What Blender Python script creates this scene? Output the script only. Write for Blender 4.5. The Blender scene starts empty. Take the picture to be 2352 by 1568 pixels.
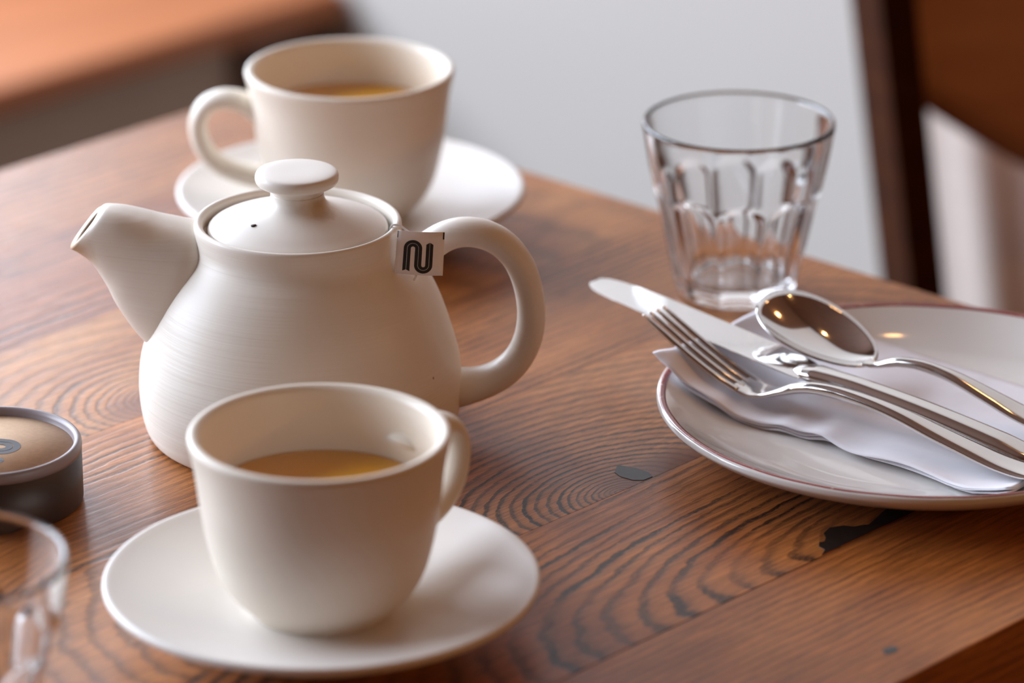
import bpy, bmesh, math, random
from mathutils import Vector, Matrix, Quaternion
random.seed(7)
C = bpy.context.scene
COL = C.collection
PI = math.pi

# ------------------------------------------------------------------ camera
# table top is z = 0, room floor is z = -0.75
cam_d = bpy.data.cameras.new('camera')
cam = bpy.data.objects.new('camera', cam_d); COL.objects.link(cam)
cam.location = (0.0, -1.61081, 0.627)
cam.rotation_euler = (PI / 2 - 0.3712, 0, 0)
cam_d.sensor_width = 36.0
cam_d.lens = 36.0 * 9820 / 2352
cam_d.clip_start = 0.05
cam_d.dof.use_dof = True
cam_d.dof.focus_distance = 1.585
cam_d.dof.aperture_fstop = 5.8
C.camera = cam

# ------------------------------------------------------------------ light
DV = Vector((math.cos(math.radians(47)), math.sin(math.radians(47)), 0))   # along the planks
EV = Vector((math.sin(math.radians(47)), -math.cos(math.radians(47)), 0))  # across the planks, to the front
def rm(d, e, z=0.0):
    return DV * d + EV * e + Vector((0, 0, z))

world = bpy.data.worlds.new('world'); C.world = world
world.use_nodes = True
bg = world.node_tree.nodes['Background']
bg.inputs['Color'].default_value = (0.75, 0.85, 1.0, 1)
bg.inputs['Strength'].default_value = 0.6

def area(name, loc, direction, sx, sy, power, color):
    l = bpy.data.lights.new(name, 'AREA'); l.shape = 'RECTANGLE'
    l.size = sx; l.size_y = sy; l.energy = power; l.color = color
    o = bpy.data.objects.new(name, l); COL.objects.link(o)
    o.location = loc; o.rotation_euler = direction.to_track_quat('-Z', 'Y').to_euler()
    return o
area('window_daylight', rm(-0.80, -1.86, 0.82), EV + Vector((0, 0, -0.22)), 2.9, 1.35, 106, (0.77, 0.86, 1.0))
area('corner_window_daylight', rm(1.0, -1.56, 0.55), -DV + EV * .3, .62, 1.1, 10, (0.77, 0.86, 1.0))
def bulb(loc, power, color, r):
    l = bpy.data.lights.new('pendant_or_fill_bulb', 'POINT'); l.energy = power; l.color = color; l.shadow_soft_size = r
    o = bpy.data.objects.new('pendant_or_fill_bulb', l); COL.objects.link(o); o.location = loc
for p, e in (((1.0, -0.9, 1.25), 1.2), ((0.3, 0.45, 1.3), 1.0), ((1.3, 0.1, 1.2), 1.0), ((0.75, -0.1, 1.2), 1.0), ((0.9, 0.55, 1.0), 0.8), ((0.55, -0.6, 1.4), 0.8), ((1.75, -0.75, 0.55), 6.0), ((1.2, -1.9, 0.6), 1.6)):  # last two are added warm fill lamps at the right, not pendants
    bulb(p, e, (1.0, 0.50, 0.18), 0.03)

C.view_settings.view_transform = 'Standard'
C.view_settings.look = 'None'
C.view_settings.exposure = 0.58
C.view_settings.gamma = 1.0
C.view_settings.use_curve_mapping = False
C.cycles.max_bounces = 14
C.cycles.transmission_bounces = 12
C.cycles.glossy_bounces = 6
C.cycles.diffuse_bounces = 5
C.cycles.blur_glossy = 0.6
C.cycles.sample_clamp_indirect = 2.5

# ------------------------------------------------------------------ helpers
def new_obj(name, me, mat=None, parent=None, smooth=True):
    o = bpy.data.objects.new(name, me); COL.objects.link(o)
    if mat: me.materials.append(mat)
    if parent: o.parent = parent
    if smooth:
        me.polygons.foreach_set('use_smooth', [True] * len(me.polygons))
    return o

def mesh(name, v, f):
    me = bpy.data.meshes.new(name); me.from_pydata([tuple(p) for p in v], [], f); me.validate()
    bm = bmesh.new(); bm.from_mesh(me); bmesh.ops.recalc_face_normals(bm, faces=bm.faces); bm.to_mesh(me); bm.free()
    return me

def tag(o, label=None, cat=None, group=None, kind=None):
    if label: o['label'] = label
    if cat: o['category'] = cat
    if group: o['group'] = group
    if kind: o['kind'] = kind
    return o

def empty(name, loc, label, cat, rz=0.0, group=None):
    o = bpy.data.objects.new(name, None); COL.objects.link(o)
    o.empty_display_size = 0.02
    o.location = loc; o.rotation_euler = (0, 0, rz)
    return tag(o, label, cat, group)

def catmull(pts, n):
    """smooth resampling of a list of tuples, n steps per span"""
    P = [Vector(p) for p in pts]; out = []
    for i in range(len(P) - 1):
        p0 = P[max(i - 1, 0)]; p1 = P[i]; p2 = P[i + 1]; p3 = P[min(i + 2, len(P) - 1)]
        for k in range(n):
            t = k / n
            out.append(0.5 * ((2 * p1) + (p2 - p0) * t + (2 * p0 - 5 * p1 + 4 * p2 - p3) * t * t + (3 * p1 - p0 - 3 * p2 + p3) * t ** 3))
    out.append(P[-1]); return out

def lathe(name, prof, n=96, rfun=None):
    """closed revolved solid from an (r, z) profile; r = 0 ends are poles"""
    v, f, rows = [], [], []
    for (r, z) in prof:
        if r < 1e-6:
            rows.append([len(v)]); v.append((0, 0, z))
        else:
            row = []
            for i in range(n):
                a = 2 * PI * i / n
                q = r * (rfun(a, z) if rfun else 1.0)
                row.append(len(v)); v.append((q * math.cos(a), q * math.sin(a), z))
            rows.append(row)
    for A, B in zip(rows[:-1], rows[1:]):
        for i in range(n):
            j = (i + 1) % n
            if len(A) == 1 and len(B) == 1: continue
            if len(A) == 1: f.append((A[0], B[i], B[j]))
            elif len(B) == 1: f.append((A[i], B[0], A[j]))
            else: f.append((A[i], B[i], B[j], A[j]))
    return mesh(name, v, f)

def loft(name, rings, cap=True, closed=True):
    v, f = [], []; n = len(rings[0])
    for r in rings: v += [tuple(p) for p in r]
    for k in range(len(rings) - 1):
        for i in range(n if closed else n - 1):
            j = (i + 1) % n
            f.append((k * n + i, k * n + j, (k + 1) * n + j, (k + 1) * n + i))
    if cap:
        f.append(tuple(range(n))); f.append(tuple((len(rings) - 1) * n + i for i in range(n)))
    return mesh(name, v, f)

def sweep(name, pts, wfun, hfun, n=20, up=Vector((0, 1, 0)), power=2.0):
    """tube along pts; half width wfun(t) along 'up', half thickness hfun(t) in the plane of the bend"""
    rings = []; m = len(pts)
    for i, p in enumerate(pts):
        t = (pts[min(i + 1, m - 1)] - pts[max(i - 1, 0)]).normalized()
        side = up - t * up.dot(t); side.normalize(); nrm = t.cross(side)
        s = i / (m - 1); ring = []
        for k in range(n):
            a = 2 * PI * k / n; c, q = math.cos(a), math.sin(a)
            cx = math.copysign(abs(c) ** (2 / power), c); qx = math.copysign(abs(q) ** (2 / power), q)
            ring.append(p + side * (wfun(s) * cx) + nrm * (hfun(s) * qx))
        rings.append(ring)
    return loft(name, rings)

def box_mesh(name, x0, x1, y0, y1, z0, z1, bev=0.0, seg=2):
    bm = bmesh.new()
    bmesh.ops.create_cube(bm, size=1.0)
    for q in bm.verts:
        q.co = Vector((x0 + (q.co.x + .5) * (x1 - x0), y0 + (q.co.y + .5) * (y1 - y0), z0 + (q.co.z + .5) * (z1 - z0)))
    if bev:
        bmesh.ops.bevel(bm, geom=list(bm.edges), offset=bev, segments=seg, affect='EDGES', profile=0.5)
    me = bpy.data.meshes.new(name); bm.to_mesh(me); bm.free(); return me

def lerp_list(tab, s):
    for (a, x), (b, y) in zip(tab[:-1], tab[1:]):
        if s <= b: return x + (y - x) * (s - a) / (b - a)
    return tab[-1][1]

# ------------------------------------------------------------------ materials
class NT:
    def __init__(s, name):
        s.m = bpy.data.materials.new(name); s.m.use_nodes = True
        s.t = s.m.node_tree; s.b = s.t.nodes['Principled BSDF']
    def n(s, ty, **kw):
        o = s.t.nodes.new(ty)
        for k, v in kw.items(): setattr(o, k, v)
        return o
    def link(s, a, b): s.t.links.new(a, b)
    def put(s, sock, val):
        if hasattr(val, 'is_output'): s.link(val, sock)
        else: sock.default_value = val
    def math(s, op, a, b=0.0, c=0.0, clamp=False):
        o = s.n('ShaderNodeMath', operation=op, use_clamp=clamp)
        s.put(o.inputs[0], a); s.put(o.inputs[1], b); s.put(o.inputs[2], c); return o.outputs[0]
    def ramp(s, fac, stops, interp='LINEAR'):
        o = s.n('ShaderNodeValToRGB'); o.color_ramp.interpolation = interp; e = o.color_ramp.elements
        while len(e) < len(stops): e.new(0.5)
        for el, (p, c) in zip(e, stops):
            el.position = p; el.color = (c[0], c[1], c[2], 1) if not isinstance(c, (int, float)) else (c, c, c, 1)
        s.link(fac, o.inputs[0]); return o.outputs[0]
    def noise(s, vec, scale, detail=2, rough=.5, dist=0.0):
        o = s.n('ShaderNodeTexNoise'); s.link(vec, o.inputs['Vector'])
        o.inputs['Scale'].default_value = scale; o.inputs['Detail'].default_value = detail
        o.inputs['Roughness'].default_value = rough; o.inputs['Distortion'].default_value = dist
        return o.outputs['Fac']
    def mapping(s, vec, scale=(1, 1, 1), loc=(0, 0, 0)):
        o = s.n('ShaderNodeMapping'); s.link(vec, o.inputs[0]); o.inputs['Scale'].default_value = scale
        o.inputs['Location'].default_value = loc; return o.outputs[0]
    def mix(s, fac, a, b, mode='MIX'):
        o = s.n('ShaderNodeMix', data_type='RGBA', blend_type=mode)
        s.put(o.inputs[0], fac)
        for i, q in ((6, a), (7, b)):
            s.put(o.inputs[i], q if hasattr(q, 'is_output') else (q[0], q[1], q[2], 1))
        return o.outputs[2]
    def obj(s): return s.n('ShaderNodeTexCoord').outputs['Object']
    def bump(s, h, strength, dist):
        o = s.n('ShaderNodeBump'); o.inputs['Strength'].default_value = strength; o.inputs['Distance'].default_value = dist
        s.link(h, o.inputs['Height']); s.link(o.outputs[0], s.b.inputs['Normal']); return o.outputs[0]
    def set(s, **kw):
        for k, v in kw.items():
            k = {'col': 'Base Color', 'rough': 'Roughness', 'metal': 'Metallic', 'spec': 'Specular IOR Level', 'coat': 'Coat Weight',
                 'coatr': 'Coat Roughness', 'trans': 'Transmission Weight', 'ior': 'IOR', 'sss': 'Subsurface Weight', 'sheen': 'Sheen Weight'}.get(k, k)
            if isinstance(v, tuple) and len(v) == 3: v = (*v, 1)
            s.put(s.b.inputs[k], v)
        return s

def wood_table(name, kind, x0, y0, kx, freq, warp, seed, light, mid, dark, amount=1.0):
    """growth rings around (x0, y0) in the plank's own axes; kind 'log' packs the rings tighter near a knot"""
    w = NT(name); P = w.obj()
    sp = w.n('ShaderNodeSeparateXYZ'); w.link(P, sp.inputs[0]); x = sp.outputs[0]
    y = w.math('ADD', sp.outputs[1], w.math('SUBTRACT', sp.outputs[2], .75))   # grain runs on over the plank's edge
    cb = w.n('ShaderNodeCombineXYZ'); w.link(x, cb.inputs[0]); w.link(y, cb.inputs[1]); P = cb.outputs[0]
    big = w.noise(w.mapping(P, (9, 26, 1), (seed, seed * 2, 0)), 1.0, 2)
    fine = w.noise(w.mapping(P, (90, 260, 1), (seed, 0, 0)), 1.0, 3, .6)
    pore = w.noise(w.mapping(P, (420, 1900, 1), (0, seed, 0)), 1.0, 2, .6)
    blot = w.noise(w.mapping(P, (16, 34, 1), (seed * 3, 0, 0)), 1.0, 3)
    dx = w.math('MULTIPLY', w.math('SUBTRACT', x, x0), kx); dy = w.math('SUBTRACT', y, y0)
    r = w.math('SQRT', w.math('ADD', w.math('MULTIPLY', dx, dx), w.math('ADD', w.math('MULTIPLY', dy, dy), 1e-6)))
    if kind == 'knot': q = w.math('MULTIPLY', w.math('POWER', w.math('ADD', r, .0005), .55), freq)
    elif kind == 'log': q = w.math('MULTIPLY', w.math('LOGARITHM', w.math('ADD', r, .006), math.e), freq)
    else: q = w.math('MULTIPLY', r, freq)
    q = w.math('ADD', q, w.math('MULTIPLY', big, warp))
    q = w.math('ADD', q, w.math('MULTIPLY', fine, .6))
    q = w.math('ADD', q, w.math('MULTIPLY', w.noise(w.mapping(P, (45, 80, 1), (0, seed, 0)), 1.0, 1), .45))
    fr = w.math('FRACT', w.math('ADD', q, 50.0))
    line = w.ramp(fr, [(0.0, .0), (.30, .02), (.52, .30), (.70, 1.0), (.90, .95), (1.0, 0.0)])
    # every ring has its own strength
    cell = w.n('ShaderNodeTexWhiteNoise', noise_dimensions='1D'); w.link(w.math('FLOOR', w.math('ADD', q, 50.0)), cell.inputs['W'])
    line = w.math('MULTIPLY', line, w.math('ADD', w.math('MULTIPLY', cell.outputs[0], .5), .65))
    gaps = w.ramp(pore, [(.30, .45), (.55, 1.0), (.7, 1.0)])
    patchy = w.ramp(w.noise(w.mapping(P, (7, 30, 1), (seed * 5, 3, 0)), 1.0, 2), [(.38, .35), (.56, 1.0)])
    fade = w.ramp(r, [(.030, 1.0), (.068, .45)])
    line = w.math('MULTIPLY', line, patchy if kind == 'lin' else fade)
    line = w.math('MULTIPLY', w.math('MULTIPLY', line, gaps), amount, clamp=True)
    base = w.mix(w.ramp(blot, [(.3, 0.), (.7, 1.)]), mid, light)
    streak = w.ramp(w.noise(w.mapping(P, (30, 700, 1), (seed, seed, 0)), 1.0, 2, .6), [(.35, .72), (.65, 1.12)])
    base = w.mix(1.0, base, streak, 'MULTIPLY')
    hair = w.ramp(w.noise(w.mapping(P, (55, 1700, 1), (seed, 2 * seed, 0)), 1.0, 3, .7), [(.36, .62), (.52, 1.04), (.7, 1.12)])
    base = w.mix(1.0, base, hair, 'MULTIPLY')
    if kind != 'lin':
        hx_ = w.math('MULTIPLY', w.math('SUBTRACT', x, x0 + (.026 if kind == 'knot' else 0)), .42)
        hr = w.math('SQRT', w.math('ADD', w.math('MULTIPLY', hx_, hx_), w.math('MULTIPLY', dy, dy)))
        heart = w.ramp(w.math('ADD', hr, w.math('MULTIPLY', fine, .008)), [(.014, 1.), (.021, 0.)])
        base = w.mix(heart, base, (.20, .070, .030))
        line = w.math('MULTIPLY', line, w.math('SUBTRACT', 1.0, w.math('MULTIPLY', heart, .75)))
    flecks = w.ramp(pore, [(.62, 0.), (.74, 1.0)])
    base = w.mix(w.math('MULTIPLY', flecks, .5), base, dark)
    col = w.mix(line, base, dark)
    w.set(col=col, rough=w.math('ADD', .30, w.math('MULTIPLY', fine, .14)), spec=.29)
    h = w.math('SUBTRACT', w.math('MULTIPLY', fine, .35), line)
    w.bump(w.math('ADD', h, w.math('MULTIPLY', pore, .5)), .25, .0004)
    return w.m

def wood_plain(name, light, dark, sx, sy, rough, axis_scale=(1, 1, 1)):
    w = NT(name); P = w.obj()
    a = w.noise(w.mapping(P, (axis_scale[0] * sx, axis_scale[1] * sy, axis_scale[2] * sy)), 1.0, 4, .6, .4)
    w.set(col=w.mix(w.ramp(a, [(.3, 0.), (.7, 1.)]), dark, light), rough=rough)
    w.bump(a, .1, .001); return w.m

def ceramic(name, col, rough, stain=None, rings=True):
    w = NT(name); P = w.obj()
    sp = w.n('ShaderNodeSeparateXYZ'); w.link(P, sp.inputs[0])
    big = w.noise(w.mapping(P, (14, 14, 60)), 1.0, 2)
    c = w.mix(w.ramp(big, [(.3, 0.), (.75, 1.)]), col, tuple(q * .95 for q in col))
    vo = w.n('ShaderNodeTexVoronoi', feature='F1'); w.link(w.mapping(P, (1, 1, 1)), vo.inputs['Vector']); vo.inputs['Scale'].default_value = 62
    sel = w.math('LESS_THAN', w.math('MULTIPLY', vo.outputs['Color'], 1.0), .12)
    spk = w.math('MULTIPLY', w.ramp(vo.outputs['Distance'], [(.016, 1.), (.045, 0.)]), sel)
    c = w.mix(w.math('MULTIPLY', spk, .75), c, (.16, .09, .05))
    if stain:   # tea stain with its own outline at a fixed place of the pot
        (sx, sy, sz), rad, scol = stain
        d = w.n('ShaderNodeVectorMath', operation='DISTANCE'); w.link(P, d.inputs[0]); d.inputs[1].default_value = (sx, sy, sz)
        e = w.math('ADD', d.outputs['Value'], w.math('MULTIPLY', w.noise(P, 240, 2), .006))
        c = w.mix(w.ramp(e, [(rad * .55, .7), (rad, 0.)]), c, scol)
    w.set(col=c, rough=rough, spec=.28, coat=.03, coatr=.25)
    if rings:
        h = w.noise(w.mapping(P, (5, 5, 210)), 1.0, 3, .6)
        w.bump(h, .55, .0007)
    return w.m

def simple(name, col, rough=.5, metal=0.0, var=.06, vscale=(30, 30, 30), **kw):
    w = NT(name); P = w.obj()
    a = w.noise(w.mapping(P, vscale), 1.0, 3)
    w.set(col=w.mix(w.ramp(a, [(.3, 0.), (.7, 1.)]), tuple(q * (1 - var) for q in col), tuple(min(1, q * (1 + var)) for q in col)), rough=rough, metal=metal, **kw)
    return w.m

M = {}
M['wall_grey'] = simple('grey_painted_plaster', (.54, .506, .468), .85, var=.02, vscale=(2, 2, 2))
M['wall_warm'] = simple('dark_brown_panelling', (.10, .036, .011), .9, var=.05, vscale=(2, 2, 2))
M['floor'] = wood_plain('dark_floorboards', (.16, .09, .05), (.09, .045, .025), 2, 30, .5)
M['ceiling'] = wood_plain('dark_ceiling_boards', (.085, .028, .008), (.045, .014, .004), 2, 20, .7)
M['bench_top'] = wood_plain('orange_bench_wood', (.48, .15, .034), (.32, .09, .02), 3, 30, .5)
M['bench_side'] = simple('taupe_panel', (.42, .32, .25), .7, var=.08, vscale=(4, 4, 4))
M['bench_end'] = wood_plain('bench_corner_shade', (.12, .055, .032), (.07, .03, .018), 3, 40, .5)  # dark tone puts the bench corner's shade into the colour
M['chair_dark'] = wood_plain('dark_stained_chair_wood', (.060, .016, .004), (.026, .007, .002), 4, 60, .9)
M['chair_dark'].node_tree.nodes['Principled BSDF'].inputs['Specular IOR Level'].default_value = .12
M['chair_panel'] = wood_plain('walnut_chair_panel', (.74, .36, .19), (.50, .22, .11), 3, 22, .55)
M['cloth'] = simple('beige_cloth', (.76, .655, .59), .95, var=.04, vscale=(60, 60, 60), sheen=.2)
M['cup'] = ceramic('cream_stoneware', (.81, .735, .63), .36)
M['saucer'] = ceramic('cream_stoneware_saucer', (.80, .76, .715), .33, rings=False)
M['pot'] = ceramic('cream_stoneware_pot', (.81, .745, .66), .38, stain=((-.0885, 0, .0745), .0185, (.42, .22, .06)))
M['lid'] = ceramic('cream_stoneware_lid', (.80, .745, .675), .36, stain=((.0085, -.0062, .0925), .0105, (.40, .22, .05)), rings=False)
M['hole'] = simple('vent_hole_dark', (.05, .03, .015), .8)
M['spout_hole'] = simple('tea_stained_opening', (.22, .12, .04), .6)
M['plate'] = ceramic('glazed_plate', (.80, .775, .74), .10, rings=False)
M['plate'].node_tree.nodes['Principled BSDF'].inputs['Coat Weight'].default_value = .6
M['plate'].node_tree.nodes['Principled BSDF'].inputs['Coat Roughness'].default_value = .05
M['napkin'] = simple('white_paper_napkin', (.86, .85, .90), .95, var=.02, vscale=(120, 120, 120))
M['steel'] = NT('brushed_steel').set(col=(.74, .715, .69), rough=.13, metal=1.0).m
M['steel_blade'] = NT('polished_blade_steel').set(col=(.78, .77, .76), rough=.08, metal=1.0).m
M['ink'] = simple('black_ink', (.018, .014, .013), .6)
M['ink_tin'] = simple('grey_ink', (.062, .06, .065), .6)
M['paper'] = simple('white_tag_paper', (.93, .87, .85), .8, var=.01)
M['thread'] = simple('white_cotton_thread', (.85, .82, .8), .9)
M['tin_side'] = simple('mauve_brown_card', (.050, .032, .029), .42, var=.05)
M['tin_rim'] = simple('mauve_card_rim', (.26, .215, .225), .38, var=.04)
M['kraft'] = simple('kraft_card', (.62, .42, .27), .85, var=.06, vscale=(600, 600, 600))
M['tan_print'] = simple('tan_print', (.55, .40, .31), .7)
M['resin_black'] = simple('black_knot_filler', (.012, .012, .011), .30, var=.3, vscale=(200, 200, 200))
M['resin_grey'] = simple('grey_knot_filler', (.028, .026, .024), .45, var=.25, vscale=(200, 200, 200))
g = NT('clear_glass'); g.set(col=(1, 1, 1), rough=0.0, trans=1.0, ior=1.47); M['glass'] = g.m
t = NT('amber_tea')
lw = t.n('ShaderNodeLayerWeight'); 
t.set(col=(.90, .45, .01), rough=.03, spec=.08); M['tea'] = t.m

def red_line():
    w = NT('worn_red_band'); P = w.obj()
    a = w.noise(w.mapping(P, (260, 260, 260)), 1.0, 3, .7)
    w.set(col=w.mix(w.ramp(a, [(.62, 0.), (.74, 1.)]), (.30, .045, .035), (.62, .42, .34)), rough=.2, coat=.4)
    return w.m
M['redline'] = red_line()

# ------------------------------------------------------------------ the room
def world_box(name, pts, z0, z1, mat, kind='structure'):
    n = len(pts)
    v = [(p.x, p.y, z0) for p in pts] + [(p.x, p.y, z1) for p in pts]
    f = [tuple(range(n)), tuple(range(n, 2 * n))] + [(i, (i + 1) % n, n + (i + 1) % n, n + i) for i in range(n)]
    o = new_obj(name, mesh(name, v, f), mat, smooth=False); o['kind'] = kind; return o
Z0, Z1 = -0.75, 1.85
world_box('floor', [rm(-3.2, -2.1), rm(1.2, -2.1), rm(1.2, 2.6), rm(-3.2, 2.6)], Z0 - .05, Z0, M['floor'])
world_box('ceiling', [rm(-3.2, -2.1), rm(1.2, -2.1), rm(1.2, 2.6), rm(-3.2, 2.6)], Z1, Z1 + .05, M['ceiling'])
world_box('wall_back', [rm(1.025, -2.1), rm(1.2, -2.1), rm(1.2, .05), rm(1.025, .05)], Z0, Z1, M['wall_grey'])
world_box('wall_rear', [rm(1.025, .05), rm(1.2, .05), rm(1.2, 2.6), rm(1.025, 2.6)], Z0, Z1, M['wall_warm'])
world_box('wall_right', [rm(-3.2, 2.45), rm(1.025, 2.45), rm(1.025, 2.6), rm(-3.2, 2.6)], Z0, Z1, M['wall_warm'])
world_box('wall_front', [rm(-3.2, -2.1), rm(-3.05, -2.1), rm(-3.05, 2.45), rm(-3.2, 2.45)], Z0, Z1, M['wall_warm'])
# left wall with the window opening
def dbox(v, f, d0, d1, e0, e1, z0, z1):
    b = len(v)
    for z in (z0, z1):
        for d, e in ((d0, e0), (d1, e0), (d1, e1), (d0, e1)):
            v.append(rm(d, e, z))
    f += [tuple(b + i for i in q) for q in ((0, 1, 2, 3), (4, 5, 6, 7), (0, 1, 5, 4), (1, 2, 6, 5), (2, 3, 7, 6), (3, 0, 4, 7))]
v, f = [], []
dbox(v, f, -3.05, -2.3, -2.1, -1.9, Z0, Z1); dbox(v, f, .7, 1.025, -2.1, -1.9, Z0, Z1)
dbox(v, f, -2.3, .7, -2.1, -1.9, Z0, .1); dbox(v, f, -2.3, .7, -2.1, -1.9, 1.6, Z1)
o = new_obj('wall_left', mesh('wall_left', v, f), M['wall_grey'], smooth=False); o['kind'] = 'structure'

# ------------------------------------------------------------------ bench along the window
b = empty('window_bench', rm(0, -1.5, Z0), 'long wooden bench with orange top and taupe front panel behind the table', 'bench', math.radians(47))
# local x = along the planks, local y = -E
def lbox(name, parent, d0, d1, e0, e1, z0, z1, mat, bev):
    return new_obj(name, box_mesh(name, d0, d1, -e1 + parent['e0'], -e0 + parent['e0'], z0 - Z0, z1 - Z0, bev), mat, parent, smooth=False)
b['e0'] = -1.5
lbox('bench_top', b, -2.0, 1.02, -1.895, -1.125, -.322, -.30, M['bench_top'], .004)
lbox('front_panel', b, -2.0, .93, -1.20, -1.155, Z0, -.322, M['bench_side'], .003)
lbox('corner_shade', b, .93, 1.02, -1.21, -1.14, Z0, -.322, M['bench_end'], .004)  # dark strip standing in for shade where the bench front meets the wall
del b['e0']

# ------------------------------------------------------------------ chair behind the right end of the table
CX, CY = 0.41, 0.535
ch = empty('dining_chair', (CX, CY, Z0), 'dark wooden chair with a curved brown backrest, right of the grey wall', 'chair')
def chair_post(sgn):
    pts = [Vector((sgn * (.245 - .133 * (z + .40)) * -1 if False else 0, 0, 0)) for z in (0,)]
    rings = []
    for z in (-.75, -.30, -.165, -.02, .14):
        x = sgn * (.1965 + .133 * (z + .165)) if z > -.3 else sgn * (.1785 + .02 * ((-.30 - z) / .45))
        y = .0 if z > -.3 else .05 * ((-.30 - z) / .45)
        ring = []
        for k in range(4):
            pass
        rot = math.radians(-24) * sgn
        hw, hd = .0105, .017
        for (px, py) in ((-hw, -hd), (hw, -hd), (hw, hd), (-hw, hd)):
            ring.append(Vector((x + px * math.cos(rot) - py * math.sin(rot), y + px * math.sin(rot) + py * math.cos(rot), z - Z0)))
        rings.append(ring)
    return loft('post', rings)
for s in (-1, 1): new_obj('back_post', chair_post(s), M['chair_dark'], ch, smooth=False)
# curved backrest panel, bowed away from the sitter, lower edge rounded
def panel():
    v, f = [], []; nx, nz = 28, 10
    for side in (0, 1):
        for i in range(nx + 1):
            u = -1 + 2 * i / nx; x = .205 * u
            zb = -.070 - .095 * (1 - abs(u) ** 1.8)
            for j in range(nz + 1):
                w = j / nz; z = zb + (.125 - zb) * w
                y = .012 + .035 * (1 - u * u) + (.014 if side else 0)
                xx = x * (1 + .10 * (z + .1))
                v.append((xx, y, z - Z0))
    S = (nx + 1) * (nz + 1)
    for i in range(nx):
        for j in range(nz):
            a, b_, c, d = i * (nz + 1) + j, (i + 1) * (nz + 1) + j, (i + 1) * (nz + 1) + j + 1, i * (nz + 1) + j + 1
            f.append((a, b_, c, d)); f.append((a + S, d + S, c + S, b_ + S))
        for j in (0, nz):
            a, b_ = i * (nz + 1) + j, (i + 1) * (nz + 1) + j
            f.append((a, b_, b_ + S, a + S))
    for i in (0, nx):
        for j in range(nz):
            a, b_ = i * (nz + 1) + j, i * (nz + 1) + j + 1
            f.append((a, b_, b_ + S, a + S))
    return mesh('backrest', v, f)
o = new_obj('backrest', panel(), M['chair_panel'], ch); o['label'] = 'brown curved wooden backrest'
new_obj('seat', box_mesh('seat', -.215, .215, -.40, .03, .41, .445, .008), M['chair_dark'], ch, smooth=False)
for s in (-1, 1):
    rings = [[Vector((s * .185 + px * k, -.36 + py * k, z)) for px, py in ((-.018, -.018), (.018, -.018), (.018, .018), (-.018, .018))] for z, k in ((0, .75), (.41, 1.0))]
    new_obj('leg', loft('leg', rings), M['chair_dark'], ch, smooth=False)
# cloth hung over the back of the chair
def cloth():
    v, f = [], []; nx, nz = 60, 30
    for side in (0, 1):
        for j in range(nz + 1):
            z = .135 - .55 * j / nz
            zp = .627 + (z - .627) / 1.079
            xl = (.2135 - .133 * (zp + .165)) * 1.079 + .004
            for i in range(nx + 1):
                u = i / nx; x = xl + (.56 - xl) * u
                k = min(1, max(0, (.10 - z) / .16)); k = k * k * (3 - 2 * k)
                fold = .0075 * math.sin(u * 21 + 2.2 + .5 * math.sin(z * 9)) * k + .003 * math.sin(u * 47 + 3 * z) * k
                y = CY + .075 + (.095 - .30 * (x - xl)) * k + fold + (.004 if side else 0)
                v.append((x - CX, y - CY, z - Z0))
    S = (nx + 1) * (nz + 1)
    for j in range(nz):
        for i in range(nx):
            a = j * (nx + 1) + i
            f.append((a, a + 1, a + nx + 2, a + nx + 1)); f.append((a + S, a + nx + 1 + S, a + nx + 2 + S, a + 1 + S))
    for j in range(nz):
        for i in (0, nx):
            a = j * (nx + 1) + i; f.append((a, a + nx + 1, a + nx + 1 + S, a + S))
    for i in range(nx):
        for j in (0, nz):
            a = j * (nx + 1) + i; f.append((a, a + 1, a + 1 + S, a + S))
    return mesh('cloth', v, f)
o = new_obj('draped_cloth', cloth(), M['cloth']); o.location = (CX, CY, Z0)
tag(o, 'pale beige cloth in soft folds hanging behind the dark chair backrest', 'cloth')

# ------------------------------------------------------------------ table of seven planks
tb = empty('wooden_table', (0, 0, Z0), 'varnished orange brown plank table under the tea things', 'table', math.radians(47))
L, MI, DK = (.54, .205, .060), (.36, .122, .034), (.026, .013, .008)
planks = [  # y0, y1, material parameters
    (-.3100, -.22551, ('lin', -1.2, -.62, .06, 240, .9, 1.3, (.52, .185, .042), (.35, .108, .025), (.09, .030, .010), .65)),
    (-.22549, -.13401, ('lin', -.035, -.222, .34, 195, 1.6, 4.1, (.52, .19, .050), (.35, .108, .028), DK, 1.1)),
    (-.13399, -.04151, ('knot', -.085, -.134, .62, 107, 1.0, 8.7, (.57, .23, .072), (.38, .135, .040), (.022, .013, .010), 1.3)),
    (-.04149, .05079, ('lin', -.9, .32, .10, 210, 1.4, 2.2, L, MI, DK, .8)),
    (.05081, .14289, ('log', -.135, .058, .75, 8.0, .8, 6.3, (.62, .27, .085), (.42, .15, .042), DK, .85)),
    (.14291, .23489, ('lin', .6, .0, .12, 150, 1.8, 9.9, (.46, .15, .042), (.29, .08, .024), DK, .8)),
    (.23491, .3135, ('lin', -.7, .9, .10, 150, 1.2, 5.5, L, MI, DK, .7)),
]
TT = -Z0   # table-top height above the floor
plank_objs = []
for i, (y0, y1, pr) in enumerate(planks):
    me = box_mesh('plank', -.62, .159, y0, y1, -.036, 0, (.00012 if i else .0007), 2)
    for q in me.vertices: q.co.z += TT
    o = new_obj('plank', me, wood_table('plank_wood', *pr), tb, smooth=False)
    plank_objs.append(o)
def flat_patch(name, pts, parent, mat, z0, z1):
    n = len(pts)
    v = [(x, y, z0) for x, y in pts] + [(x, y, z1) for x, y in pts]
    f = [tuple(range(n)), tuple(range(n, 2 * n))] + [(i, (i + 1) % n, n + (i + 1) % n, n + i) for i in range(n)]
    return new_obj(name, mesh(name, v, f), mat, parent, smooth=False)
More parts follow.
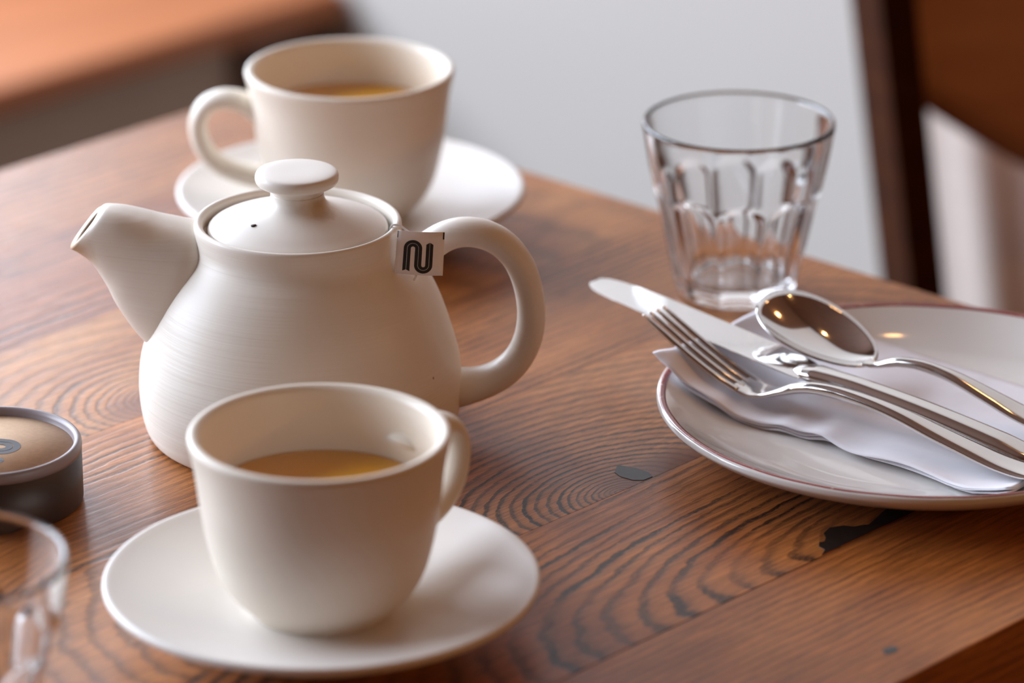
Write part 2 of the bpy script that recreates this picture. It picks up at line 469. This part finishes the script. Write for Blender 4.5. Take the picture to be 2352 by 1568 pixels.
bp = [(-.020, -.2250), (-.0563, -.2250), (-.0785, -.2250), (-.0741, -.2229), (-.0735, -.2195), (-.0704, -.2173), (-.0690, -.2185), (-.0657, -.2165),
      (-.0633, -.2135), (-.0579, -.2118), (-.0526, -.2146), (-.0513, -.2177), (-.0477, -.2192), (-.0459, -.2205), (-.0422, -.2195), (-.0312, -.2165), (-.018, -.212), (-.005, -.213), (.004, -.2250)]
o = flat_patch('knot_filler', bp, plank_objs[1], M['resin_black'], TT - .002, TT + .00018); o['label'] = 'black filled knot hole'
gp = [(-.0668, -.1165), (-.0643, -.1235), (-.0641, -.1298), (-.0661, -.1335), (-.0711, -.1333), (-.0736, -.1306), (-.0744, -.1248), (-.0728, -.1205)]
o = flat_patch('knot_filler', gp, plank_objs[2], M['resin_grey'], TT - .002, TT + .00018); o['label'] = 'grey filled knot'
kp = [(-.1243 + .0034 * math.cos(a * PI / 6) * (1 + .15 * math.sin(a * 2.1)), -.2923 + .0022 * math.sin(a * PI / 6)) for a in range(12)]
o = flat_patch('knot', kp, plank_objs[0], M['resin_black'], TT - .002, TT + .00012); o['label'] = 'small dark pin knot'
for (x, y) in ((-.58, -.27), (.12, -.27), (.12, .27), (-.58, .27)):
    new_obj('leg', box_mesh('leg', x - .03, x + .03, y - .03, y + .03, 0, TT - .036, .004), M['chair_dark'], tb, smooth=False)

# ------------------------------------------------------------------ cups and saucers
def saucer_mesh():
    pr = [(0, .0090), (.026, .0090), (.030, .0092), (.036, .0100), (.046, .0124), (.056, .0153), (.064, .0178), (.0695, .0197), (.0727, .0209),
          (.0741, .0211), (.0749, .0205), (.0750, .0194), (.0742, .0182), (.070, .0163), (.060, .0122), (.050, .0078), (.043, .0040), (.0400, .0012), (.0385, .0), (.0355, .0), (.034, .0014), (.031, .0040), (0, .0044)]
    pr = [tuple(p) for p in catmull(pr[:-1], 3)] + [(0, .0044)]
    pr[0] = (0, .0090)
    return lathe('saucer', pr, 120)
def cup_bowl_mesh():   # z = 0 at the foot, which stands .006 above the table
    outer = [(.0220, .0), (.0243, .0002), (.0248, .0012), (.0256, .0024), (.0285, .0048), (.0325, .0092), (.0360, .0160), (.0384, .0245), (.0400, .0325), (.0411, .0400), (.0419, .0470), (.0427, .0535), (.0440, .0605), (.0446, .0630),
             (.0445, .0646), (.0436, .0653), (.0422, .0652), (.0408, .0642), (.0402, .0622), (.0397, .0570), (.0391, .0490), (.0383, .0400), (.0372, .0312), (.0350, .0220), (.0315, .0145), (.026, .0092), (.018, .0064), (.008, .0056), (0, .0055)]
    pr = [(0, .0012), (.021, .0012)] + [tuple(p) for p in catmull(outer, 4)]
    pr[-1] = (0, .0055)
    return lathe('bowl', pr, 128)
def inner_r(z):
    t_ = [(.0055, .006), (.0064, .018), (.0092, .026), (.0145, .0315), (.0220, .0350), (.0312, .0372), (.0400, .0383), (.0490, .0391), (.0570, .0397)]
    return lerp_list(t_, z)
def cup_handle_mesh():
    p = [(x, z - .0033) for x, z in [(.0395, .0500), (.0435, .0525), (.0490, .0550), (.0555, .0552), (.0615, .0525), (.0648, .0465), (.0648, .0395), (.0620, .0320), (.0565, .0262), (.0490, .0225), (.0420, .0205), (.0370, .0195)]]
    pts = catmull([(x, 0, z) for x, z in p], 5)
    wf = lambda s: .0068 + .0022 * abs(2 * s - 1) ** 2
    hf = lambda s: .0040 + .0012 * abs(2 * s - 1) ** 3
    return sweep('handle', pts, wf, hf, 20)
def tea_mesh(level):
    zs = [.0060, .0069, .0097, .0150, .0225, .0317, .0405]
    zs = [z for z in zs if z < level - .002] + [level - .0004, level]
    pr = [(0, zs[0])] + [(max(.003, inner_r(z) - .0006), z) for z in zs] + [(0, level)]
    return lathe('tea', pr, 96)
sm, cm, hm = saucer_mesh(), cup_bowl_mesh(), cup_handle_mesh()
sm.materials.append(M['saucer']); cm.materials.append(M['cup']); hm.materials.append(M['cup'])
def cup_set(x, y, az, level, which, slabel, clabel, tlabel):
    s = new_obj('saucer', sm); s.location = (x, y, .0003); tag(s, slabel, 'saucer', 'saucers under the teacups')
    c = empty('teacup', (x, y, .0094), clabel, 'cup', az, 'cream teacups')
    new_obj('bowl', cm, None, c); new_obj('handle', hm, None, c)
    te = new_obj('tea', tea_mesh(level), M['tea']); te.location = (x, y, .0094); tag(te, tlabel, 'tea', 'tea in the cups')
cup_set(-.0652, -.2752, math.radians(46), .0425, 'front', 'cream saucer in the foreground, in front of the teapot',
        'cream stoneware teacup in front of the teapot, handle turned right', 'golden tea in the foreground cup before the teapot')
cup_set(-.0693, .1301, math.radians(183), .0462, 'back', 'cream saucer at the table corner behind the teapot',
        'blurred cream teacup behind the teapot, handle turned left', 'golden tea in the cup behind the teapot')

# ------------------------------------------------------------------ teapot
TX, TY = -.0808, -.0918
tp = empty('teapot', (TX, TY, .0003), 'cream stoneware teapot with round knob lid and a paper tag on its rim', 'teapot')
outer = [(.0540, .0), (.0575, .0006), (.0592, .0030), (.0605, .0075), (.0614, .0140), (.0616, .0210), (.0609, .0290), (.0595, .0350), (.0572, .0430), (.0545, .0510), (.0515, .0580), (.0480, .0642), (.0445, .0690), (.0418, .0722),
         (.0402, .0748), (.0394, .0775), (.0392, .0805), (.0392, .0828), (.0388, .0843), (.0378, .0848), (.0367, .0844), (.0360, .0835), (.0357, .0815), (.0355, .0780), (.0340, .0768)]
pr = [(0, .003), (.050, .003)] + [tuple(p) for p in catmull(outer, 4)] + [(.033, .072), (.0480, .055), (.0575, .030), (.057, .010), (.05, .006), (0, .006)]
new_obj('body', lathe('body', pr, 144), M['pot'], tp)
def spout():
    st = [((-.030, .0765), (-.048, .030), .0200), ((-.0375, .0815), (-.0560, .0345), .0205), ((-.0440, .0835), (-.0622, .0410), .0188), ((-.0520, .0855), (-.0690, .0515), .0160), ((-.0590, .0876), (-.0730, .0600), .0138),
          ((-.0660, .0893), (-.0780, .0682), .0116), ((-.0718, .0899), (-.0830, .0722), .0094), ((-.0735, .0892), (-.0858, .0735), .0080)]
    top = catmull([(a[0][0], 0, a[0][1]) for a in st], 4); bot = catmull([(a[1][0], 0, a[1][1]) for a in st], 4); hw = catmull([(a[2], 0, 0) for a in st], 4)
    rings = []; n = 32
    def ring(tp_, bt, w, k=1.0):
        c = (tp_ + bt) / 2; ax = (tp_ - bt) / 2; out = []
        for i in range(n):
            a = 2 * PI * i / n; s_, q = math.cos(a), math.sin(a)
            # fuller towards the top so that a soft shoulder separates top and side faces
            ww = w * (1.0 + .16 * s_) * math.copysign(abs(q) ** .72, q)
            out.append(c + ax * (math.copysign(abs(s_) ** .84, s_) * k) + Vector((0, ww * k, 0)))
        return out
    for a, b_, w in zip(top, bot, hw): rings.append(ring(a, b_, w.x))
    a, b_, w = top[-1], bot[-1], hw[-1].x
    ins = (top[-5] + bot[-5] - a - b_) / 2
    out_dir = -ins.normalized()
    rings.append([p + out_dir * .0008 for p in ring(a, b_, w, .90)])
    rings.append(ring(a, b_, w, .70)); n_out = len(rings)
    for k in (.25, .6, 1.0): rings.append([p + ins * k for p in ring(a, b_, w, .62)])
    me = loft('spout', rings, cap=True)
    me.materials.append(M['pot']); me.materials.append(M['spout_hole'])
    for pl in me.polygons:
        if min(pl.vertices) >= (n_out - 1) * n: pl.material_index = 1
    return me
new_obj('spout', spout(), None, tp)
hp = [(.0360, .0655), (.0440, .0690), (.0505, .0752), (.0560, .0785), (.0620, .0802), (.0700, .0796), (.0790, .0749), (.0856, .0648), (.0886, .0506), (.0880, .0373), (.0825, .0260), (.0735, .0197), (.0650, .0172), (.0575, .0165)]
def relax(pts, it=10):
    for _ in range(it):
        pts = [pts[0]] + [pts[i] * .5 + (pts[i - 1] + pts[i + 1]) * .25 for i in range(1, len(pts) - 1)] + [pts[-1]]
    return pts
new_obj('handle', sweep('handle', relax(catmull([(x, 0, z) for x, z in hp], 6), 26), lambda s: .0078 + .0035 * abs(2 * s - 1) ** 4, lambda s: .0054 + .0028 * abs(2 * s - 1) ** 5, 22), M['pot'], tp)
lid = [(0, .0790), (.0335, .0790), (.0340, .0798), (.0341, .0814), (.0336, .0825), (.0322, .0834), (.0300, .0843), (.0260, .0858), (.0215, .0872), (.0170, .0885), (.0140, .0896), (.0120, .0908), (.0108, .0924), (.0102, .0940), (.0100, .0958)]
lid = lid[:2] + [tuple(p) for p in catmull(lid[2:], 4)]
lo = new_obj('lid', lathe('lid', lid + [(0, .0958)], 128), M['lid'], tp)
kb = [(0, .0945), (.0098, .0945), (.0100, .0962), (.0108, .0976), (.0128, .0986), (.0150, .0996), (.0157, .1008), (.0158, .1022), (.0153, .1035), (.0140, .1041), (.0110, .1044), (.0070, .1045), (.0030, .1045), (.0012, .1045), (0, .1045)]
new_obj('knob', lathe('knob', [kb[0]] + [tuple(p) for p in catmull(kb[1:], 4)][:-1] + [(0, .1045)], 96), M['lid'], lo)
# steam hole on the lid
hx, hy = -.0158, -.0140
o = new_obj('steam_hole', lathe('steam_hole', [(0, -.0004), (.0010, -.0004), (.0010, .0003), (0, .0003)], 20), M['hole'], lo)
o.location = (hx, hy, .08735); o.rotation_euler = (-.10, -.12, 0); o.scale = (1.0, 1.0, 1)

# ------------------------------------------------------------------ tea bag tag
def ribbon_strips(unit):
    """double banded ribbon: up, over an arch, down, under, up. Returns quads in tag units (x right, y down)"""
    R = .119; c = []
    for k in range(9): c.append((.232, .89 - (.89 - .39) * k / 8))
    for k in range(1, 17): a = PI - PI * k / 16; c.append((.351 + R * math.cos(a), .39 - R * math.sin(a)))
    for k in range(1, 9): c.append((.470, .39 + (.77 - .39) * k / 8))
    for k in range(1, 17): a = PI - PI * k / 16; c.append((.585 + .115 * math.cos(a), .77 + .115 * math.sin(a)))
    for k in range(1, 9): c.append((.700, .77 - (.77 - .245) * k / 8))
    return c
def ribbon_mesh(name, place):
    """place(x, y) -> point on the printed surface"""
    c = ribbon_strips(1.0); n = len(c); v, f = [], []
    for s in (-1, 1):
        for (i0, i1) in ((.0045, .074),):
            b0 = len(v)
            for i, (x, y) in enumerate(c):
                ax, ay = c[min(i + 1, n - 1)][0] - c[max(i - 1, 0)][0], c[min(i + 1, n - 1)][1] - c[max(i - 1, 0)][1]
                l = math.hypot(ax, ay); nx, ny = -ay / l, ax / l
                # swallow-tail end at the start, pointed end at the finish
                e_in = e_out = 0
                if i == 0: e_out = .035
                if i == n - 1: e_out = -.045
                for off, ext in ((i0, 0 if i else 0), (i1, e_out)):
                    px, py = x + s * nx * off, y + s * ny * off
                    if i == 0: py += ext
                    if i == n - 1: py -= ext
                    v.append(place(px, py))
            for i in range(n - 1):
                q = b0 + 2 * i; f.append((q, q + 1, q + 3, q + 2))
    return mesh(name, v, f)
tg = empty('tea_bag_tag', (TX + .046, TY - .0155, .0777), 'small white paper tea tag with black ribbon logo hanging on the teapot', 'tag')
TL, TR, BR, BL = [Vector(p) for p in ((.0381, -.0160, .0866), (.0557, -.0150, .0854), (.0549, -.0192, .0696), (.0368, -.0204, .0712))]
orig = Vector((.046, -.0145, .0775))
def on_tag(x, y, off=0.0):
    p = TL.lerp(TR, x).lerp(BL.lerp(BR, x), y) - orig
    p.y += .0010 * (math.sin(x * PI) * -1 + .5) - off * .98
    p.z += off * .2; return p
def sheet(name, fn, nx, ny, th):
    v, f = [], []
    for s in (0, 1):
        for j in range(ny + 1):
            for i in range(nx + 1): v.append(fn(i / nx, j / ny, -th if s else 0.0))
    S = (nx + 1) * (ny + 1)
    for j in range(ny):
        for i in range(nx):
            a = j * (nx + 1) + i; f.append((a, a + 1, a + nx + 2, a + nx + 1)); f.append((a + S, a + nx + 1 + S, a + nx + 2 + S, a + 1 + S))
    for j in range(ny):
        for i in (0, nx): a = j * (nx + 1) + i; f.append((a, a + nx + 1, a + nx + 1 + S, a + S))
    for i in range(nx):
        for j in (0, ny): a = j * (nx + 1) + i; f.append((a, a + 1, a + 1 + S, a + S))
    return mesh(name, v, f)
new_obj('paper', sheet('paper', on_tag, 10, 6, .00015), M['paper'], tg)
new_obj('printed_logo', ribbon_mesh('printed_logo', lambda x, y: on_tag(x, y, .00008)), M['ink'], tg)
def edge_mark(x0, x1, y0, y1):
    return mesh('edge_mark', [on_tag(x0, y0, .00008), on_tag(x1, y0, .00008), on_tag(x1, y1, .00008), on_tag(x0, y1, .00008)], [(0, 1, 2, 3)])
new_obj('edge_mark', edge_mark(.004, .022, .01, .17), M['ink'], tg)
new_obj('edge_mark', edge_mark(.968, .997, .005, .17), M['ink'], tg)
def thread(pts, r=.00042):
    P = catmull([Vector(p) + Vector((0, -.0003, .0004)) - orig for p in pts], 6)
    return sweep('string', P, lambda s: r, lambda s: r, 8, up=Vector((.13, .31, .94)))
new_obj('string', thread([(.0350, -.0020, .0812), (.0354, -.0050, .0838), (.0364, -.0075, .0855), (.0388, -.0088, .0857), (.0402, -.0092, .0848), (.0420, -.0105, .0838), (.0440, -.0120, .0820)]), M['thread'], tg)
new_obj('string', thread([(.0390, -.0120, .0850), (.0384, -.0160, .0800), (.0374, -.0184, .0750), (.0371, -.0200, .0712)], .00035), M['thread'], tg)
new_obj('string', thread([(.0455, -.0165, .0740), (.0450, -.0190, .0698), (.0441, -.0196, .0677)], .00045), M['thread'], tg)

# ------------------------------------------------------------------ round cardboard box
bx = empty('round_box', (-.1919, -.1621, .0003), 'round mauve cardboard box with kraft lid, cut off at the left edge', 'box')
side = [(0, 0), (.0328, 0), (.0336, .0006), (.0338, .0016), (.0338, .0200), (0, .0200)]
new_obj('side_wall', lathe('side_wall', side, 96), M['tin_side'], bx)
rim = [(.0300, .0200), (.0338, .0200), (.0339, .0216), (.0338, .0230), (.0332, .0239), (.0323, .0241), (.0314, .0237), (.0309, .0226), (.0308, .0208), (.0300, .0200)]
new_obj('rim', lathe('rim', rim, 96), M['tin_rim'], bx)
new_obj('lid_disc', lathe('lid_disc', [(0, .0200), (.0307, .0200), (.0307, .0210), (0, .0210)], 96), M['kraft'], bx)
ca, sa = math.cos(math.radians(-12)), math.sin(math.radians(-12)); K = .037
def on_tin(x, y):
    # the logo turned so that its arch points right
    lx = .0121 - (y - .199) * K; ly = (.351 - x) * K
    return Vector((lx * ca - ly * sa - .0006, lx * sa + ly * ca + .0018, .02112))
new_obj('printed_logo', ribbon_mesh('printed_logo', on_tin), M['ink_tin'], bx)
def side_pt(a, z): return Vector((.03392 * math.cos(a), .03392 * math.sin(a), z))
a0 = math.radians(-83)
new_obj('printed_mark', mesh('printed_mark', [side_pt(a0, .0170), side_pt(a0 + .05, .0163), side_pt(a0 + .055, .0182), side_pt(a0 + .005, .0182)], [(0, 1, 2, 3)]), M['tan_print'], bx)

# ------------------------------------------------------------------ tumblers
def tumbler():
    outer = [(.0228, 0), (.0243, .0006), (.0250, .0025), (.0262, .0080), (.0280, .0160), (.0304, .0270), (.0326, .0370), (.0345, .0450), (.0362, .0530), (.0377, .0610), (.0390, .0690), (.0396, .0730)]
    oc = catmull(outer, 6)
    N = 10
    def fac(a, z):
        ph = (a / (2 * PI) * N) % 1.0 - .5
        arch = .0475 - .0065 * (abs(ph) * 2) ** 2.2
        w = min(1, max(0, (arch - z) / .0045 + .35)); w = w * w * (3 - 2 * w)
        low = min(1, max(0, (z + .001) / .006))
        flat = math.cos(PI / N) / math.cos(ph * 2 * PI / N)
        groove = 1.0 + .010 * math.exp(-((abs(ph) - .5) / .07) ** 2)
        return 1 + w * low * (flat * .972 * groove - 1 + .02)
    n = 200; v, f, rows = [], [], []
    def row(r, z, fn=None):
        rr = []
        for i in range(n):
            a = 2 * PI * (i + .5) / n; q = r * (fn(a, z) if fn else 1)
            rr.append(len(v)); v.append((q * math.cos(a), q * math.sin(a), z))
        rows.append(rr)
    prof = [(p.x, p.y) for p in oc]
    row(.012, .0012); row(.0195, .0008)
    for r, z in prof: row(r, z, fac)
    for r, z in ((.0396, .0741), (.0392, .0747), (.0385, .0749), (.0378, .0746), (.0374, .0738)): row(r, z)
    inner = [(.0372, .0725), (.0360, .0650), (.0345, .0570), (.0326, .0480), (.0304, .0380), (.0280, .0280), (.0254, .0180), (.0236, .0105), (.0215, .0078), (.0150, .0070)]
    for p in catmull(inner, 4): row(p.x, p.y)
    for A, B in zip(rows[:-1], rows[1:]):
        for i in range(n):
            j = (i + 1) % n; f.append((A[i], A[j], B[j], B[i]))
    f.append(tuple(rows[0])); f.append(tuple(rows[-1]))
    return mesh('tumbler', v, f)
gm = tumbler(); gm.materials.append(M['glass'])
o = new_obj('glass_tumbler', gm); o.location = (.0932, .0580, .0002)
tag(o, 'clear faceted glass tumbler standing behind the plate and cutlery', 'glass', 'faceted tumblers')
o = new_obj('glass_tumbler', gm); o.location = (-.1795, -.3800, .0002); o.rotation_euler = (0, 0, .3)
tag(o, 'blurred glass tumbler cut off at the lower left, before the round box', 'glass', 'faceted tumblers')

# ------------------------------------------------------------------ plate
PX, PY = .1544, -.1064
pl = empty('plate', (PX, PY, .0004), 'large white plate with worn red rim line holding napkin and cutlery', 'plate')
top = [(0, .0052), (.050, .0052), (.060, .0056), (.070, .0072), (.080, .0104), (.088, .0142), (.093, .0170), (.0960, .0187), (.0978, .0193), (.0991, .0190), (.0995, .0180), (.0990, .0164),
       (.095, .0132), (.088, .0096), (.079, .0058), (.070, .0028), (.066, .0007), (.0645, 0), (.0615, 0), (.060, .0010), (.058, .0020), (0, .0022)]
pp = [tuple(p) for p in catmull(top[:-1], 4)] + [(0, .0022)]
new_obj('dish', lathe('dish', pp, 180), M['plate'], pl)
def rl(a, z): return 1 + .0012 * math.sin(a * 5.3) * math.sin(a * 17.1)
o = new_obj('rim_line', lathe('rim_line', [(.0962, .01870), (.0971, .01905), (.0979, .01925), (.0986, .01915), (.0986, .01936), (.0979, .01948), (.0970, .01930), (.0961, .01895), (.0962, .01870)], 260, rl), M['redline'], pl)
o['label'] = 'worn red brown line around the rim'
def plate_z(r):
    t_ = [(0, .0052), (.050, .0052), (.060, .0056), (.070, .0072), (.080, .0104), (.088, .0142), (.093, .0170), (.0960, .0187), (.0978, .0193), (.2, .0193)]
    return lerp_list(t_, r)

# ------------------------------------------------------------------ napkin (three plies)
LOW = catmull([(.0539, -.0797, 0), (.0600, -.0860, 0), (.0662, -.0925, 0), (.0741, -.0985, 0), (.0830, -.1030, 0), (.0964, -.1085, 0), (.1026, -.1128, 0), (.1090, -.1168, 0), (.1144, -.1219, 0), (.1204, -.1280, 0),
               (.1303, -.1385, 0), (.1438, -.1500, 0), (.1567, -.1632, 0), (.1670, -.1765, 0), (.1800, -.1880, 0)], 5)
UPP = catmull([(.1150, -.0010, 0), (.1205, -.0080, 0), (.1265, -.0165, 0), (.1315, -.0220, 0), (.1365, -.0255, 0), (.1430, -.0290, 0), (.1500, -.0325, 0), (.1570, -.0360, 0), (.1650, -.0420, 0), (.1740, -.0490, 0),
               (.1830, -.0565, 0), (.1920, -.0640, 0), (.2010, -.0720, 0), (.2110, -.0800, 0), (.2220, -.0890, 0)], 5)
npk = empty('paper_napkin', (.14, -.09, .0064), 'white folded paper napkin on the plate under the cutlery', 'napkin')
n0 = Vector((.14, -.09, .0064))
def napkin_z(x, y, s, t_):
    r = math.hypot(x - PX, y - PY)
    z = plate_z(r) + .0035 * math.exp(-(s / .035) ** 2) * math.exp(-(t_ / .12) ** 2)
    w = .0006 * math.sin(s * 34 + t_ * 2) * math.exp(-((t_) / .3) ** 2) + .0003 * math.sin(s * 13 + 5 * t_)
    return z + max(.0004, .0014 + w * (1 if s < .75 else .4))
def ply(k):
    def fn(u, vv, off):
        i = u * (len(LOW) - 1); a = int(min(i, len(LOW) - 2)); fr_ = i - a
        lo_ = LOW[a].lerp(LOW[a + 1], fr_); up_ = UPP[a].lerp(UPP[a + 1], fr_)
        dirv = (up_ - lo_).normalized()
        lo2 = lo_ + dirv * (.0022 * (2 - k) * (.5 + .5 * math.sin(u * 9 + 1 + k)))
        lo2 += dirv * .0005 * math.sin(u * 31 + k)
        if k == 2: lo2 -= dirv * .0
        p = lo2.lerp(up_, vv)
        z = napkin_z(p.x, p.y, u, vv) + .00075 * k + .0008 * k * math.exp(-vv / .08) * (.6 + .4 * math.sin(u * 20 + k * 2))
        return Vector((p.x, p.y, z - off)) - Vector((n0.x, n0.y, n0.z))
    return sheet('ply', fn, 72, 28, .0004)
for k in range(3): new_obj('ply', ply(k), M['napkin'], npk)

# ------------------------------------------------------------------ cutlery
def frame(start, d):
    d = Vector((d[0], d[1], 0)).normalized(); perp = Vector((-d.y, d.x, 0))
    return Vector((start[0], start[1], 0)), d, perp
def strip(name, fr_, cl, w_tab, th_tab, off_tab=None, n=16, mat=None, parent=None, org=None, crown=2.1, dish=None):
    """bar along centre line cl [(s, z)] with half-width / half-thickness tables; off_tab shifts it sideways"""
    S, d, pv = fr_; pts = catmull([(s, 0, z) for s, z in cl], 6); rings = []
    for i, p in enumerate(pts):
        a, b_ = pts[max(i - 1, 0)], pts[min(i + 1, len(pts) - 1)]
        tn = Vector((b_.x - a.x, 0, b_.z - a.z)).normalized(); nm = Vector((-tn.z, 0, tn.x))
        w, h = lerp_list(w_tab, p.x), lerp_list(th_tab, p.x); off = lerp_list(off_tab, p.x) if off_tab else 0
        ring = []
        for k in range(n):
            an = 2 * PI * k / n; c, q = math.cos(an), math.sin(an)
            cx = math.copysign(abs(c) ** (2 / crown), c) * w + off; qz = math.copysign(abs(q) ** (2 / 2.2), q) * h
            if dish: qz += dish(p.x, cx)
            l = Vector((p.x, 0, p.z)) + nm * qz
            ring.append(S + d * l.x + pv * cx + Vector((0, 0, l.z)) - org)
        rings.append(ring)
    return new_obj(name, loft(name, rings), mat, parent)

# fork
F = frame((.0550, -.0537), (.7649, -.6442)); fo = F[0] + F[1] * .06 + Vector((0, 0, .0105))
fk = empty('fork', fo, 'steel fork lying tines up, nearest the camera on the napkin', 'fork')
cl = [(0, .0340), (.0130, .0274), (.0260, .0216), (.0388, .0166), (.0490, .0138), (.0555, .0140), (.0625, .0164), (.0741, .0207), (.0904, .0225), (.1145, .0214), (.1443, .0163), (.1725, .0132), (.1880, .0160)]
cl_full = catmull([(s, 0, z) for s, z in cl], 6)
def cz(s):
    for a, b_ in zip(cl_full[:-1], cl_full[1:]):
        if s <= b_.x: return a.z + (b_.z - a.z) * (s - a.x) / max(1e-9, b_.x - a.x)
    return cl_full[-1].z
hcl = [(s, cz(s)) for s in (.0435, .047, .051, .055, .059, .063, .068, .074, .080, .088, .097, .108, .120, .135, .150, .165, .178, .188, .1905)]
strip('handle', F, hcl, [(.0435, .0078), (.047, .0080), (.053, .0078), (.058, .0064), (.064, .0048), (.070, .0034), (.078, .0029), (.090, .0030), (.11, .0040), (.14, .0056), (.165, .0066), (.182, .0068), (.187, .0060), (.1905, .0030)],
      [(.0435, .0009), (.058, .0012), (.068, .0020), (.085, .0024), (.11, .0022), (.15, .0020), (.19, .0013)], None, 24, M['steel'], fk, fo)
for k in range(4):
    y = (k - 1.5) * .0043
    tcl = [(s, cz(s) + (0 if s > .002 else -.0002)) for s in (0, .003, .010, .018, .026, .034, .040, .0465)]
    strip('tine', F, tcl, [(0, .0007), (.004, .0012), (.030, .00165), (.0465, .0018)], [(0, .0005), (.01, .0010), (.0465, .0010)],
          [(0, y * .93), (.03, y), (.0465, y * .95)], 10, M['steel'], fk, fo)

# knife: the blade passes under the fork's tips, its handle lies behind the fork's handle
K_ = frame((.0320, -.0119), (.7528, -.6582)); ko = K_[0] + K_[1] * .11 + Vector((0, 0, .018))
kn = empty('table_knife', ko, 'steel table knife reaching past the plate rim, beside the fork', 'knife')
def blade():
    S, d, pv = K_; v, f = [], []
    st = [(0.0, .0016, -.0012), (.0012, .0040, -.0034), (.004, .0062, -.0052), (.009, .0078, -.0064), (.018, .0092, -.0074), (.035, .0100, -.0080), (.060, .0100, -.0080), (.085, .0098, -.0082), (.1010, .0092, -.0082), (.1060, .0080, -.0082), (.1100, .0060, -.0078)]
    n = 0
    for s, a, b_ in st:
        z = .0303 - .0104 * (s / .11) if s < .11 else .0199
        # spine side thicker than the cutting edge
        for q, dz in ((a, .0008), (a, -.0006), (b_, -.0002), (b_, .0001)):
            p = S + d * s + pv * q; v.append(Vector((p.x, p.y, z + dz)) - ko)
    for i in range(len(st) - 1):
        for k in range(4):
            j = (k + 1) % 4; f.append((4 * i + k, 4 * i + j, 4 * i + 4 + j, 4 * i + 4 + k))
    f.append((0, 1, 2, 3)); m_ = 4 * (len(st) - 1); f.append((m_, m_ + 1, m_ + 2, m_ + 3))
    me = mesh('blade', v, f); return me
new_obj('blade', blade(), M['steel_blade'], kn, smooth=False)
kcl = [(.1040, .0203), (.1080, .0201), (.113, .0200), (.120, .0199), (.135, .0196), (.160, .0186), (.185, .0166), (.205, .0146), (.218, .0136)]
strip('handle', K_, kcl, [(.104, .0035), (.108, .0056), (.113, .0062), (.122, .0056), (.14, .0057), (.17, .0062), (.2, .0066), (.212, .0064), (.218, .0036)],
      [(.104, .0010), (.108, .0022), (.113, .0032), (.13, .0036), (.2, .0032), (.218, .0014)], None, 24, M['steel'], kn, ko, crown=2.2)

# spoon: bowl rests on the knife, mouth up
Sf = frame((.0992, -.0431), (.7826, -.6226)); so = Sf[0] + Sf[1] * .05 + Vector((0, 0, .018))
LIFT = Vector((0, 0, .0016))
sp_ = empty('spoon', so + LIFT, 'steel spoon with its dark reflecting bowl leaning on the knife', 'spoon')
def spoon_bowl():
    S, d, pv = Sf; Lb = .0515; rings = []; v, f = [], []
    na, nr = 48, 12
    def outline(a):
        c, q = math.cos(a), math.sin(a)
        # egg outline: pointed towards the handle, round towards the tip
        s = Lb * .5 * (1 - c); w = .0180 * abs(q) ** .92 * (1 + .16 * c)
        return s, math.copysign(w, q)
    def rimz(s): return .0348 - .0155 * (s / Lb) ** .92
    depth = .0062
    for side in (0, 1):
        for j in range(nr + 1):
            k = j / nr
            for i in range(na):
                s, w = outline(2 * PI * i / na)
                roll = .11
                cs = Lb * .52
                ss, ww = cs + (s - cs) * k, w * k
                dz = -depth * (1 - k ** 2.3)
                z = rimz(ss) + dz - (.0009 if side else 0) + roll * ww
                p = S + d * ss + pv * ww; v.append(Vector((p.x, p.y, z)) - so)
    B = (nr + 1) * na
    for j in range(nr):
        for i in range(na):
            q = (i + 1) % na; a = j * na
            if j == 0: continue
            f.append((a + i, a + q, a + na + q, a + na + i)); f.append((B + a + i, B + a + na + i, B + a + na + q, B + a + q))
    f.append(tuple(na + i for i in range(na))); f.append(tuple(B + na + i for i in range(na)))
    for i in range(na):
        q = (i + 1) % na; a = nr * na; f.append((a + i, a + q, B + a + q, B + a + i))
    me = bpy.data.meshes.new('bowl'); me.from_pydata([tuple(p) for p in v], [], f)
    bm = bmesh.new(); bm.from_mesh(me); loose = [x for x in bm.verts if not x.link_faces]; bmesh.ops.delete(bm, geom=loose, context='VERTS')
    bmesh.ops.recalc_face_normals(bm, faces=bm.faces); bm.to_mesh(me); bm.free(); return me
new_obj('bowl', spoon_bowl(), M['steel_blade'], sp_)
scl = [(.0485, .0186), (.0515, .0184), (.0545, .0190), (.0585, .0205), (.0640, .0222), (.0724, .0232), (.0810, .0228), (.0902, .0216), (.1061, .0178), (.1202, .0145), (.140, .0120), (.150, .0118)]
strip('handle', Sf, scl, [(.0485, .0042), (.0515, .0036), (.056, .0028), (.065, .0025), (.08, .0028), (.1, .0048), (.125, .0070), (.143, .0072), (.150, .0030)],
      [(.0485, .0006), (.0515, .0010), (.06, .0018), (.08, .0021), (.11, .0019), (.15, .0012)], None, 18, M['steel'], sp_, so)
